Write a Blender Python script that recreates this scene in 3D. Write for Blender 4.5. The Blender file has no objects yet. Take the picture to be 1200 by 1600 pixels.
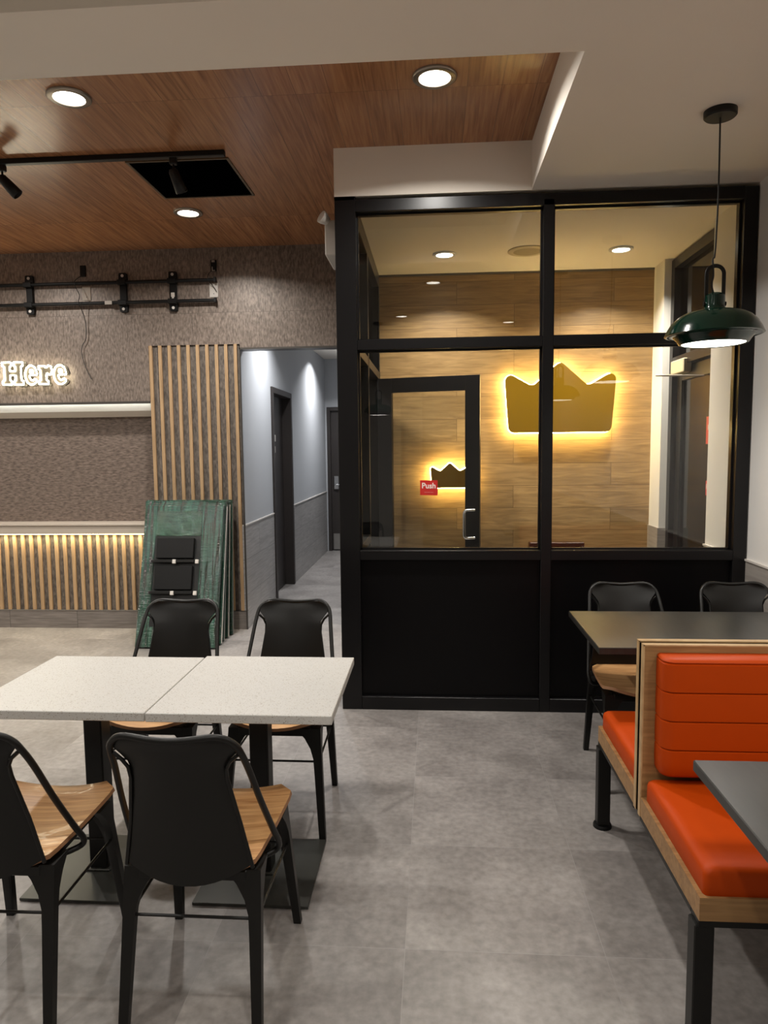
import bpy, bmesh, math, random
from mathutils import Vector, Matrix
PI = math.pi
sc = bpy.context.scene
C = sc.collection

# ---------------------------------------------------------------- camera
cam_d = bpy.data.cameras.new('camera')
cam = bpy.data.objects.new('camera', cam_d); C.objects.link(cam)
right = Vector((0.997461, 0.070395, -0.010752))
down = Vector((-0.004262, -0.091696, -0.995778))
fwd = Vector((-0.071083, 0.993296, -0.091163))
cm = Matrix((right, -down, -fwd)).transposed().to_4x4()
cm.translation = (0, 0, 1.55)
cam.matrix_world = cm
cam_d.sensor_fit = 'AUTO'; cam_d.sensor_width = 36.0
cam_d.lens = 1101.78 / 1600 * 36.0
cam_d.clip_start = 0.02
sc.camera = cam

# ---------------------------------------------------------------- world, view, lamps
w = bpy.data.worlds.new('world'); sc.world = w; w.use_nodes = True
w.node_tree.nodes['Background'].inputs[0].default_value = (0.010, 0.011, 0.014, 1)
w.node_tree.nodes['Background'].inputs[1].default_value = 1.0
sc.view_settings.view_transform = 'Standard'
sc.view_settings.look = 'None'
sc.view_settings.gamma = 1.0
sc.view_settings.exposure = 0.12
sc.cycles.use_denoising = True
sc.cycles.max_bounces = 10
sc.cycles.transparent_max_bounces = 12
sc.cycles.sample_clamp_indirect = 4.0
sc.cycles.caustics_reflective = False
sc.cycles.caustics_refractive = False

E_CAN = 26.0          # downlights in the wood ceiling
E_REAR = 22.0         # assumed downlights out of view, added to light the room
E_VEST = 26.0          # downlights in the vestibule
E_HALL = 22.0
E_PEND = 6.5
WARM = (1.0, 0.92, 0.80)
NEUT = (1.0, 0.96, 0.90)

def area_light(name, loc, energy, size, color=NEUT, spread=150, shape='DISK', rot=(0, 0, 0), size_y=None):
    l = bpy.data.lights.new(name, 'AREA'); l.energy = energy; l.size = size; l.color = color
    l.shape = shape; l.spread = math.radians(spread)
    if size_y: l.size_y = size_y
    o = bpy.data.objects.new(name, l); C.objects.link(o); o.location = loc; o.rotation_euler = rot
    return o

# ---------------------------------------------------------------- materials
def lin(c):
    return tuple(((x / 255) / 12.92 if x / 255 <= 0.04045 else ((x / 255 + 0.055) / 1.055) ** 2.4) for x in c) + (1,)

def new_mat(name):
    m = bpy.data.materials.new(name); m.use_nodes = True
    nt = m.node_tree; b = nt.nodes['Principled BSDF']
    return m, nt, b

def plain(name, rgb, rough=0.5, metal=0.0, noise=0.0, nscale=8.0, bump=0.0, spec=0.5, coat=0.0):
    m, nt, b = new_mat(name)
    b.inputs['Base Color'].default_value = lin(rgb)
    b.inputs['Roughness'].default_value = rough
    b.inputs['Metallic'].default_value = metal
    b.inputs['Specular IOR Level'].default_value = spec
    b.inputs['Coat Weight'].default_value = coat
    if noise or bump:
        tc = nt.nodes.new('ShaderNodeTexCoord'); n = nt.nodes.new('ShaderNodeTexNoise')
        n.inputs['Scale'].default_value = nscale; n.inputs['Detail'].default_value = 6
        nt.links.new(tc.outputs['Object'], n.inputs['Vector'])
        if noise:
            mx = nt.nodes.new('ShaderNodeMix'); mx.data_type = 'RGBA'
            c = lin(rgb)
            mx.inputs[6].default_value = tuple(x * (1 - noise) for x in c[:3]) + (1,)
            mx.inputs[7].default_value = tuple(min(1, x * (1 + noise)) for x in c[:3]) + (1,)
            nt.links.new(n.outputs['Fac'], mx.inputs[0]); nt.links.new(mx.outputs[2], b.inputs['Base Color'])
        if bump:
            bp = nt.nodes.new('ShaderNodeBump'); bp.inputs['Strength'].default_value = bump; bp.inputs['Distance'].default_value = 0.01
            nt.links.new(n.outputs['Fac'], bp.inputs['Height']); nt.links.new(bp.outputs['Normal'], b.inputs['Normal'])
    return m

def emit(name, rgb, strength):
    m, nt, b = new_mat(name)
    b.inputs['Base Color'].default_value = (0.8, 0.8, 0.8, 1)
    b.inputs['Emission Color'].default_value = lin(rgb)
    b.inputs['Emission Strength'].default_value = strength
    return m

def grain(name, c1, c2, scale=(1, 1, 1), rough=0.45, axis_noise=6.0, bump=0.05, brick=None, seam=None, detail=8, dist=0.6, third=None, coat=0.0, metal=0.0, ramp=(0.3, 0.7)):
    """stretched noise between two colours; brick = (plane, width, height, offset, mortar, origin, variation)"""
    m, nt, b = new_mat(name)
    N = nt.nodes.new; L = nt.links.new
    tc = N('ShaderNodeTexCoord'); mp = N('ShaderNodeMapping'); mp.inputs['Scale'].default_value = scale
    L(tc.outputs['Object'], mp.inputs['Vector'])
    n = N('ShaderNodeTexNoise'); n.inputs['Scale'].default_value = axis_noise; n.inputs['Detail'].default_value = detail
    n.inputs['Distortion'].default_value = dist
    vec = mp.outputs['Vector']
    br = None
    if brick:
        plane, bw, bh, off, mortar, org, var = brick
        sx = N('ShaderNodeSeparateXYZ'); L(tc.outputs['Object'], sx.inputs[0])
        cb = N('ShaderNodeCombineXYZ')
        for k, ax in enumerate(plane):
            ad = N('ShaderNodeMath'); ad.operation = 'SUBTRACT'; ad.inputs[1].default_value = org[k]
            L(sx.outputs['XYZ'.index(ax)], ad.inputs[0]); L(ad.outputs[0], cb.inputs[k])
        br = N('ShaderNodeTexBrick'); br.inputs['Scale'].default_value = 1.0
        br.inputs['Brick Width'].default_value = bw; br.inputs['Row Height'].default_value = bh
        br.inputs['Mortar Size'].default_value = mortar; br.inputs['Mortar Smooth'].default_value = 0.1
        br.offset = off; br.inputs['Bias'].default_value = 0.0
        br.inputs['Color1'].default_value = (0, 0, 0, 1); br.inputs['Color2'].default_value = (1, 1, 1, 1)
        br.inputs['Mortar'].default_value = (0.5, 0.5, 0.5, 1)
        L(cb.outputs[0], br.inputs['Vector'])
        # every plank shifts the grain
        sc_ = N('ShaderNodeVectorMath'); sc_.operation = 'SCALE'; sc_.inputs['Scale'].default_value = 13.7
        L(br.outputs['Color'], sc_.inputs[0])
        av = N('ShaderNodeVectorMath'); av.operation = 'ADD'; L(vec, av.inputs[0]); L(sc_.outputs[0], av.inputs[1]); vec = av.outputs[0]
    L(vec, n.inputs['Vector'])
    cr = N('ShaderNodeValToRGB'); cr.color_ramp.elements[0].position = ramp[0]; cr.color_ramp.elements[1].position = ramp[1]
    cr.color_ramp.elements[0].color = lin(c1); cr.color_ramp.elements[1].color = lin(c2)
    if third:
        e = cr.color_ramp.elements.new(third[0]); e.color = lin(third[1])
    L(n.outputs['Fac'], cr.inputs[0])
    col = cr.outputs[0]
    if brick:
        hv = N('ShaderNodeHueSaturation')
        mr = N('ShaderNodeMapRange'); mr.inputs['To Min'].default_value = 1 - var; mr.inputs['To Max'].default_value = 1 + var
        L(br.outputs['Color'], mr.inputs['Value']); L(mr.outputs[0], hv.inputs['Value']); L(col, hv.inputs['Color']); col = hv.outputs[0]
        if seam:
            mx = N('ShaderNodeMix'); mx.data_type = 'RGBA'; mx.inputs[7].default_value = lin(seam)
            L(br.outputs['Fac'], mx.inputs[0]); L(col, mx.inputs[6]); col = mx.outputs[2]
    L(col, b.inputs['Base Color'])
    b.inputs['Roughness'].default_value = rough; b.inputs['Coat Weight'].default_value = coat; b.inputs['Metallic'].default_value = metal
    if bump:
        bp = N('ShaderNodeBump'); bp.inputs['Strength'].default_value = bump; bp.inputs['Distance'].default_value = 0.01
        L(n.outputs['Fac'], bp.inputs['Height']); L(bp.outputs[0], b.inputs['Normal'])
    return m

def glass_mat(name, tint=(0.97, 0.98, 0.97), ior=1.45, rough=0.0):
    m = bpy.data.materials.new(name); m.use_nodes = True; nt = m.node_tree
    nt.nodes.remove(nt.nodes['Principled BSDF']); out = nt.nodes['Material Output']
    t = nt.nodes.new('ShaderNodeBsdfTransparent'); t.inputs[0].default_value = tint + (1,)
    g = nt.nodes.new('ShaderNodeBsdfGlossy'); g.inputs['Roughness'].default_value = rough
    f = nt.nodes.new('ShaderNodeFresnel'); f.inputs[0].default_value = ior
    mx = nt.nodes.new('ShaderNodeMixShader')
    nt.links.new(f.outputs[0], mx.inputs[0]); nt.links.new(t.outputs[0], mx.inputs[1]); nt.links.new(g.outputs[0], mx.inputs[2])
    nt.links.new(mx.outputs[0], out.inputs['Surface'])
    return m

def floor_mat():
    m, nt, b = new_mat('concrete_tile'); N = nt.nodes.new; L = nt.links.new
    tc = N('ShaderNodeTexCoord'); sx = N('ShaderNodeSeparateXYZ'); L(tc.outputs['Object'], sx.inputs[0])
    cb = N('ShaderNodeCombineXYZ')
    for k, org in enumerate((-0.096 - 0.611 * 20, 2.053 - 0.578 * 20)):
        a = N('ShaderNodeMath'); a.operation = 'SUBTRACT'; a.inputs[1].default_value = org
        L(sx.outputs[k], a.inputs[0]); L(a.outputs[0], cb.inputs[k])
    br = N('ShaderNodeTexBrick'); br.offset = 0.0
    for k, v in {'Scale': 1.0, 'Brick Width': 0.611, 'Row Height': 0.578, 'Mortar Size': 0.0013, 'Mortar Smooth': 0.3, 'Bias': 0.0}.items(): br.inputs[k].default_value = v
    br.inputs['Color1'].default_value = (0, 0, 0, 1); br.inputs['Color2'].default_value = (1, 1, 1, 1); br.inputs['Mortar'].default_value = (.5, .5, .5, 1)
    L(cb.outputs[0], br.inputs['Vector'])
    s = N('ShaderNodeVectorMath'); s.operation = 'SCALE'; s.inputs['Scale'].default_value = 9.3; L(br.outputs['Color'], s.inputs[0])
    av = N('ShaderNodeVectorMath'); av.operation = 'ADD'; L(tc.outputs['Object'], av.inputs[0]); L(s.outputs[0], av.inputs[1])
    n1 = N('ShaderNodeTexNoise'); n1.inputs['Scale'].default_value = 2.6; n1.inputs['Detail'].default_value = 10; n1.inputs['Roughness'].default_value = 0.62; n1.inputs['Distortion'].default_value = 0.2
    L(av.outputs[0], n1.inputs['Vector'])
    n2 = N('ShaderNodeTexNoise'); n2.inputs['Scale'].default_value = 34; n2.inputs['Detail'].default_value = 7; L(tc.outputs['Object'], n2.inputs['Vector'])
    cr = N('ShaderNodeValToRGB'); cr.color_ramp.elements[0].position = 0.32; cr.color_ramp.elements[1].position = 0.70
    cr.color_ramp.elements[0].color = lin((110, 105, 102)); cr.color_ramp.elements[1].color = lin((146, 141, 137)); L(n1.outputs['Fac'], cr.inputs[0])
    mm = N('ShaderNodeMix'); mm.data_type = 'RGBA'; mm.blend_type = 'OVERLAY'; mm.inputs[0].default_value = 0.45
    L(cr.outputs[0], mm.inputs[6]); L(n2.outputs['Fac'], mm.inputs[7])
    mx = N('ShaderNodeMix'); mx.data_type = 'RGBA'; mx.inputs[7].default_value = lin((137, 133, 130)); L(br.outputs['Fac'], mx.inputs[0]); L(mm.outputs[2], mx.inputs[6])
    L(mx.outputs[2], b.inputs['Base Color'])
    rr = N('ShaderNodeMapRange'); rr.inputs['To Min'].default_value = 0.34; rr.inputs['To Max'].default_value = 0.5; L(n1.outputs['Fac'], rr.inputs['Value']); L(rr.outputs[0], b.inputs['Roughness'])
    bp = N('ShaderNodeBump'); bp.inputs['Strength'].default_value = 0.25; bp.inputs['Distance'].default_value = 0.002; bp.invert = True
    L(br.outputs['Fac'], bp.inputs['Height']); L(bp.outputs[0], b.inputs['Normal'])
    return m

def speckle_mat():
    m, nt, b = new_mat('speckled_quartz'); N = nt.nodes.new; L = nt.links.new
    tc = N('ShaderNodeTexCoord')
    v = N('ShaderNodeTexVoronoi'); v.inputs['Scale'].default_value = 300; L(tc.outputs['Object'], v.inputs['Vector'])
    n = N('ShaderNodeTexNoise'); n.inputs['Scale'].default_value = 260; n.inputs['Detail'].default_value = 2; L(tc.outputs['Object'], n.inputs['Vector'])
    cr = N('ShaderNodeValToRGB'); cr.color_ramp.interpolation = 'CONSTANT'
    cr.color_ramp.elements[0].color = (1, 1, 1, 1); cr.color_ramp.elements[1].position = 0.14; cr.color_ramp.elements[1].color = (0, 0, 0, 1)
    sp = N('ShaderNodeSeparateColor'); L(v.outputs['Color'], sp.inputs[0]); L(sp.outputs[0], cr.inputs[0])
    d = N('ShaderNodeMath'); d.operation = 'LESS_THAN'; d.inputs[1].default_value = 0.42; L(v.outputs['Distance'], d.inputs[0])
    mu = N('ShaderNodeMath'); mu.operation = 'MULTIPLY'; L(cr.outputs[0], mu.inputs[0]); L(d.outputs[0], mu.inputs[1])
    base = N('ShaderNodeMix'); base.data_type = 'RGBA'; base.inputs[6].default_value = lin((170, 167, 162)); base.inputs[7].default_value = lin((196, 194, 189)); L(n.outputs['Fac'], base.inputs[0])
    fl = N('ShaderNodeMix'); fl.data_type = 'RGBA'; fl.inputs[6].default_value = lin((95, 88, 80)); fl.inputs[7].default_value = lin((165, 150, 130)); L(sp.outputs[1], fl.inputs[0])
    mx = N('ShaderNodeMix'); mx.data_type = 'RGBA'; L(mu.outputs[0], mx.inputs[0]); L(base.outputs[2], mx.inputs[6]); L(fl.outputs[2], mx.inputs[7])
    L(mx.outputs[2], b.inputs['Base Color']); b.inputs['Roughness'].default_value = 0.38
    return m

M = {}
M['floor'] = floor_mat()
M['white_paint'] = plain('white_ceiling_paint', (232, 224, 212), 0.75, noise=0.03, nscale=2)
M['wall_paint'] = plain('light_grey_wall_paint', (226, 223, 218), 0.6, noise=0.02, nscale=3)
M['hall_paint'] = plain('cool_grey_wall_paint', (172, 174, 177), 0.55, noise=0.02, nscale=3)
M['wood_ceiling'] = grain('reddish_laminate_plank', (124, 80, 52), (178, 126, 86), (26, 1.1, 1), 0.27, 2.6, 0.03,
    brick=('YX', 1.70, 0.16, 0.0, 0.0010, (3.44 - 1.7 * 6, -6.4), 0.08), seam=(84, 54, 36), ramp=(0.25, 0.75))
M['fibre_vertical'] = grain('brown_grey_textured_panel', (100, 89, 81), (150, 136, 125), (1.5, 1, 0.55), 0.42, 48, 0.05, ramp=(0.34, 0.70), dist=0.3,
    brick=('XZ', 1.25, 1.5, 0.0, 0.0015, (-5.755, -0.32), 0.03), seam=(92, 82, 75), detail=4, metal=0.2)
M['fibre_horizontal'] = grain('brown_textured_niche_panel', (92, 80, 72), (140, 124, 113), (0.5, 1, 1.6), 0.46, 48, 0.05, ramp=(0.34, 0.70), dist=0.3, detail=4, metal=0.15)
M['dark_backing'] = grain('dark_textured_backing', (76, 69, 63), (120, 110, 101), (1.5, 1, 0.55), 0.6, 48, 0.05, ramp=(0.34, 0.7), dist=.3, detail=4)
M['slat'] = grain('pale_oak_slat', (158, 128, 94), (190, 158, 120), (20, 20, 1.0), 0.5, 4, 0.04)
M['base_tile'] = grain('grey_streaked_base_tile', (104, 97, 92), (138, 130, 124), (0.8, 1, 14), 0.4, 6, 0.03,
    brick=('XZ', 0.615, 0.5, 0.0, 0.0022, (-6.201, -0.3), 0.05), seam=(78, 72, 68))
M['hall_tile'] = grain('grey_streaked_wall_tile', (140, 137, 135), (168, 165, 163), (1, 0.8, 12), 0.38, 5, 0.03,
    brick=('YZ', 1.04, 0.303, 0.5, 0.0025, (3.76, -0.003), 0.05), seam=(112, 110, 108))
M['light_tile'] = grain('pale_grey_wall_tile', (138, 131, 125), (160, 153, 146), (1, 0.8, 12), 0.38, 5, 0.03,
    brick=('YZ', 0.61, 0.303, 0.5, 0.0025, (0.75, -0.003), 0.03), seam=(112, 106, 102))
M['plank_wall'] = grain('oak_plank_wall', (122, 95, 60), (162, 132, 88), (1.1, 1, 11), 0.42, 2.6, 0.04,
    brick=('XZ', 1.25, 0.1835, 0.37, 0.0014, (-3.1, 0.124 - 0.1835 * 4), 0.17), seam=(86, 62, 36), ramp=(0.28, 0.72), dist=1.4)
M['black_alu'] = plain('black_anodised_frame', (16, 15, 16), 0.30, 0.0, noise=0.05, spec=0.3)
M['black_panel'] = plain('black_infill_panel', (8, 7, 8), 0.35, 0.0, noise=0.1, nscale=3, spec=0.15)
M['black_metal'] = plain('black_powder_coat', (10, 9, 7), 0.42, 0.0, spec=0.35, noise=0.08, nscale=20, bump=0.02)
M['base_plate'] = plain('dark_steel_base_plate', (60, 60, 56), 0.28, 0.4, noise=0.15, nscale=4)
M['dark_door'] = plain('dark_bronze_door', (52, 47, 45), 0.45, 0.2, noise=0.08, nscale=3)
M['dark_void'] = plain('black_void', (2, 2, 3), 1.0, spec=0.0)
M['trim_metal'] = plain('brushed_trim_metal', (170, 168, 165), 0.35, 0.9)
M['dim_trim'] = plain('dark_corner_trim', (88, 84, 80), 0.4, 0.6)
M['chrome'] = plain('polished_steel', (205, 205, 205), 0.22, 1.0)
M['nickel'] = plain('satin_nickel', (150, 142, 132), 0.35, 0.9)
M['glass'] = glass_mat('clear_glass')
M['dark_glass'] = glass_mat('dark_glass', (0.30, 0.33, 0.32))
M['quartz'] = speckle_mat()
M['laminate'] = grain('dark_grey_laminate', (36, 35, 33), (47, 46, 43), (6, 1, 6), 0.33, 6, 0.02)
M['oak_seat'] = grain('oak_plywood_seat', (150, 104, 62), (206, 160, 108), (1.4, 26, 1), 0.38, 2.2, 0.03, dist=1.2, coat=0.1)
M['ply_edge'] = plain('plywood_edge', (150, 108, 74), 0.6, noise=0.15, nscale=30)
M['oak_panel'] = grain('oak_laminate', (124, 90, 54), (160, 122, 78), (2, 24, 24), 0.42, 2.4, 0.03)
M['oak_edge'] = grain('light_oak_edge_band', (164, 132, 92), (188, 158, 116), (3, 3, 3), 0.4, 6, 0.0)
M['vinyl'] = plain('orange_vinyl', (172, 60, 3), 0.5, 0.0, noise=0.04, nscale=30, bump=0.05, spec=0.16)
M['vinyl_seam'] = plain('dark_orange_piping', (170, 56, 16), 0.5)
M['green_enamel'] = plain('dark_green_enamel', (4, 38, 28), 0.14, 0.0)
M['white_enamel'] = plain('white_enamel', (225, 225, 220), 0.3)
M['lens'] = emit('lit_lamp_lens', (255, 248, 236), 14.0)
M['pendant_lens'] = emit('lit_pendant_lens', (255, 246, 232), 7.0)
M['led_warm'] = emit('warm_led_strip', (255, 232, 170), 14.0)
M['led_white'] = emit('white_led_strip', (235, 240, 235), 1.2)
M['neon'] = emit('white_neon_tube', (255, 244, 212), 22.0)
M['halo'] = emit('warm_halo_strip', (255, 222, 145), 105.0)
M['crown'] = plain('mustard_face', (124, 92, 2), 0.5, spec=0.2)
M['acrylic'] = plain('pale_acrylic', (84, 78, 68), 0.3)
M['white_plastic'] = plain('white_plastic', (206, 200, 192), 0.4)
M['cream'] = plain('cream_cover', (190, 178, 150), 0.5)
M['ledge'] = plain('pale_stone_ledge', (186, 174, 160), 0.5, noise=0.04, nscale=12)
M['red'] = plain('red_sticker', (196, 26, 20), 0.45)
M['white_ink'] = plain('white_lettering', (235, 225, 220), 0.5)
M['maroon'] = plain('dark_brown_metal', (48, 30, 24), 0.4, 0.3)
M['cable'] = plain('black_cable', (22, 20, 19), 0.6)
M['paper'] = plain('white_paper_tag', (200, 192, 182), 0.7)
M['black_plastic'] = plain('black_plastic', (9, 9, 9), 0.5, spec=0.3)

def film_mat():
    m, nt, b = new_mat('green_stretch_film'); N = nt.nodes.new; L = nt.links.new
    tc = N('ShaderNodeTexCoord'); mp = N('ShaderNodeMapping'); mp.inputs['Scale'].default_value = (3, 3, 22); L(tc.outputs['Object'], mp.inputs[0])
    n = N('ShaderNodeTexNoise'); n.inputs['Scale'].default_value = 3; n.inputs['Detail'].default_value = 8; n.inputs['Distortion'].default_value = 1.5; L(mp.outputs[0], n.inputs['Vector'])
    mp2 = N('ShaderNodeMapping'); mp2.inputs['Scale'].default_value = (30, 3, 1.5); L(tc.outputs['Object'], mp2.inputs[0])
    n2 = N('ShaderNodeTexNoise'); n2.inputs['Scale'].default_value = 1.5; n2.inputs['Detail'].default_value = 6; L(mp2.outputs[0], n2.inputs['Vector'])
    cr = N('ShaderNodeValToRGB'); cr.color_ramp.elements[0].position = 0.3; cr.color_ramp.elements[1].position = 0.75
    cr.color_ramp.elements[0].color = lin((6, 18, 15)); cr.color_ramp.elements[1].color = lin((48, 92, 73)); L(n2.outputs['Fac'], cr.inputs[0])
    L(cr.outputs[0], b.inputs['Base Color']); b.inputs['Roughness'].default_value = 0.16; b.inputs['Coat Weight'].default_value = 0.6
    bp = N('ShaderNodeBump'); bp.inputs['Strength'].default_value = 0.9; bp.inputs['Distance'].default_value = 0.012; L(n.outputs['Fac'], bp.inputs['Height']); L(bp.outputs[0], b.inputs['Normal']); L(bp.outputs[0], b.inputs['Coat Normal'])
    return m
M['film'] = film_mat()
def film_clear_mat():
    m = bpy.data.materials.new('thin_green_film'); m.use_nodes = True; nt = m.node_tree; N = nt.nodes.new; L = nt.links.new
    nt.nodes.remove(nt.nodes['Principled BSDF']); out = nt.nodes['Material Output']
    tc = N('ShaderNodeTexCoord'); mp = N('ShaderNodeMapping'); mp.inputs['Scale'].default_value = (3, 3, 20); L(tc.outputs['Object'], mp.inputs[0])
    n = N('ShaderNodeTexNoise'); n.inputs['Scale'].default_value = 3; n.inputs['Detail'].default_value = 8; n.inputs['Distortion'].default_value = 1.5; L(mp.outputs[0], n.inputs['Vector'])
    bp = N('ShaderNodeBump'); bp.inputs['Strength'].default_value = 1.0; bp.inputs['Distance'].default_value = 0.012; L(n.outputs['Fac'], bp.inputs['Height'])
    t = N('ShaderNodeBsdfTransparent'); t.inputs[0].default_value = (0.62, 0.80, 0.72, 1)
    g = N('ShaderNodeBsdfGlossy'); g.inputs['Roughness'].default_value = 0.07; g.inputs['Color'].default_value = (0.75, 0.95, 0.85, 1); L(bp.outputs[0], g.inputs['Normal'])
    d = N('ShaderNodeBsdfDiffuse'); d.inputs['Color'].default_value = lin((70, 120, 98))
    m1 = N('ShaderNodeMixShader'); m1.inputs[0].default_value = 0.02; L(t.outputs[0], m1.inputs[1]); L(d.outputs[0], m1.inputs[2])
    m2 = N('ShaderNodeMixShader'); m2.inputs[0].default_value = 0.09; L(m1.outputs[0], m2.inputs[1]); L(g.outputs[0], m2.inputs[2])
    L(m2.outputs[0], out.inputs['Surface']); return m
M['film_clear'] = film_clear_mat()

# ---------------------------------------------------------------- mesh helpers
class MB:
    def __init__(s): s.bm = bmesh.new()
    def merge(s, other):
        me = bpy.data.meshes.new('t'); other.to_mesh(me); other.free(); s.bm.from_mesh(me); bpy.data.meshes.remove(me); return s
    def box(s, x0, x1, y0, y1, z0, z1, bev=0.0, seg=1):
        b = bmesh.new(); bmesh.ops.create_cube(b, size=1)
        bmesh.ops.scale(b, vec=(abs(x1 - x0), abs(y1 - y0), abs(z1 - z0)), verts=b.verts)
        bmesh.ops.translate(b, vec=((x0 + x1) / 2, (y0 + y1) / 2, (z0 + z1) / 2), verts=b.verts)
        if bev: bmesh.ops.bevel(b, geom=b.edges[:], offset=bev, segments=seg, profile=0.5, affect='EDGES')
        return s.merge(b)
    def prism(s, pts, d0, d1, plane='XZ', bev=0.0, seg=2):
        """closed outline pts in a plane, extruded along the third axis from d0 to d1"""
        b = bmesh.new()
        def P(u, v, d): return {'XZ': (u, d, v), 'XY': (u, v, d), 'YZ': (d, u, v)}[plane]
        a = [b.verts.new(P(u, v, d0)) for u, v in pts]; c = [b.verts.new(P(u, v, d1)) for u, v in pts]
        n = len(pts); b.faces.new(a); b.faces.new(c[::-1])
        for i in range(n): b.faces.new((a[i], a[(i + 1) % n], c[(i + 1) % n], c[i]))
        bmesh.ops.recalc_face_normals(b, faces=b.faces)
        if bev:
            es = [e for e in b.edges if (e.verts[0] in a and e.verts[1] in a) or (e.verts[0] in c and e.verts[1] in c)]
            bmesh.ops.bevel(b, geom=es, offset=bev, segments=seg, profile=0.5, affect='EDGES')
        return s.merge(b)
    def tube(s, path, r, n=8, closed=False, caps=True):
        """r = radius or list of radii (or (rx, ry) pairs)"""
        b = bmesh.new(); P = [Vector(p) for p in path]; m = len(P)
        rings = []; up = None
        for i, p in enumerate(P):
            if closed: t = (P[(i + 1) % m] - P[i - 1])
            else: t = (P[min(i + 1, m - 1)] - P[max(i - 1, 0)])
            t.normalize()
            if up is None:
                up = Vector((0, 0, 1)) if abs(t.z) < 0.9 else Vector((0, 1, 0))
            u = (up - t * up.dot(t)).normalized(); v = t.cross(u); up = u
            rr = r[i] if isinstance(r, (list, tuple)) and not (len(r) == 2 and m != 2) else r
            ra, rb = rr if isinstance(rr, (list, tuple)) else (rr, rr)
            rings.append([b.verts.new(p + u * ra * math.cos(2 * PI * k / n) + v * rb * math.sin(2 * PI * k / n)) for k in range(n)])
        for i in range(m if closed else m - 1):
            A, B = rings[i], rings[(i + 1) % m]
            for k in range(n): b.faces.new((A[k], A[(k + 1) % n], B[(k + 1) % n], B[k]))
        if caps and not closed: b.faces.new(rings[0][::-1]); b.faces.new(rings[-1])
        bmesh.ops.recalc_face_normals(b, faces=b.faces)
        return s.merge(b)
    def lathe(s, prof, c=(0, 0, 0), n=32, caps=False):
        b = bmesh.new(); rings = []
        for r, z in prof:
            rings.append([b.verts.new((c[0] + r * math.cos(2 * PI * k / n), c[1] + r * math.sin(2 * PI * k / n), c[2] + z)) for k in range(n)])
        for i in range(len(prof) - 1):
            A, B = rings[i], rings[i + 1]
            for k in range(n): b.faces.new((A[k], A[(k + 1) % n], B[(k + 1) % n], B[k]))
        if caps: b.faces.new(rings[0][::-1]); b.faces.new(rings[-1])
        bmesh.ops.remove_doubles(b, verts=b.verts, dist=1e-6)
        bmesh.ops.recalc_face_normals(b, faces=b.faces)
        return s.merge(b)
    def loft(s, rings):
        b = bmesh.new(); R = [[b.verts.new(p) for p in ring] for ring in rings]; n = len(R[0])
        for i in range(len(R) - 1):
            for k in range(n): b.faces.new((R[i][k], R[i][(k + 1) % n], R[i + 1][(k + 1) % n], R[i + 1][k]))
        b.faces.new(R[0][::-1]); b.faces.new(R[-1]); bmesh.ops.recalc_face_normals(b, faces=b.faces)
        return s.merge(b)
    def sheet(s, grid, th):
        """grid of points (rows of columns) thickened by th along vertex normals"""
        b = bmesh.new(); V = [[b.verts.new(p) for p in row] for row in grid]
        for i in range(len(V) - 1):
            for j in range(len(V[0]) - 1): b.faces.new((V[i][j], V[i][j + 1], V[i + 1][j + 1], V[i + 1][j]))
        b.normal_update(); bmesh.ops.solidify(b, geom=b.faces[:], thickness=th)
        bmesh.ops.recalc_face_normals(b, faces=b.faces)
        return s.merge(b)
    def build(s, name, mat, parent=None, smooth=35, mats=None):
        me = bpy.data.meshes.new(name); s.bm.to_mesh(me); s.bm.free()
        for m_ in (mats or [mat]): me.materials.append(m_)
        if smooth:
            me.shade_smooth(); me.set_sharp_from_angle(angle=math.radians(smooth))
        o = bpy.data.objects.new(name, me); C.objects.link(o)
        if parent: o.parent = parent
        return o

def tag(o, label=None, cat=None, group=None, kind=None):
    for k, v in (('label', label), ('category', cat), ('group', group), ('kind', kind)):
        if v: o[k] = v
    return o
def empty(name, loc=(0, 0, 0), rz=0, **kw):
    o = bpy.data.objects.new(name, None); C.objects.link(o); o.location = loc; o.rotation_euler = (0, 0, rz); o.empty_display_size = 0.1
    return tag(o, **kw)
def kids(o): return [c for c in bpy.data.objects if c.parent == o]
def dup(o, parent=None, **kw):
    c = o.copy(); C.objects.link(c); c.parent = parent
    for k in kids(o): dup(k, c)
    return tag(c, **kw)
def struct(name, mb, mat, parent=None, smooth=0):
    o = mb.build(name, mat, parent, smooth=smooth)
    if parent is None: o['kind'] = 'structure'
    return o

def fillet(pts, rad, n=6, closed=True):
    out = []; m = len(pts)
    for i in range(m):
        p = Vector(pts[i]); r = rad[i] if isinstance(rad, (list, tuple)) else rad
        if not closed and i in (0, m - 1): out.append(tuple(p)); continue
        a = Vector(pts[i - 1]) - p; b = Vector(pts[(i + 1) % m]) - p
        la, lb = a.length, b.length; a.normalize(); b.normalize()
        ang = a.angle(b); t = min(r / math.tan(ang / 2), la * 0.48, lb * 0.48)
        if r <= 0 or t < 1e-5: out.append(tuple(p)); continue
        s0, s1 = p + a * t, p + b * t
        bis = (a + b)
        if bis.length < 1e-6: out.append(tuple(p)); continue
        bis.normalize(); cen = p + bis * (t / math.cos(ang / 2))
        v0, v1 = s0 - cen, s1 - cen; tot = v0.angle(v1)
        for k in range(n + 1):
            u = k / n; out.append(tuple(cen + (v0 * math.sin((1 - u) * tot) + v1 * math.sin(u * tot)) / max(1e-9, math.sin(tot))))
    return out
def rrect(cx, cy, hw, hd, r, n=5):
    return fillet([(cx - hw, cy - hd), (cx + hw, cy - hd), (cx + hw, cy + hd), (cx - hw, cy + hd)], r, n)
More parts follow.
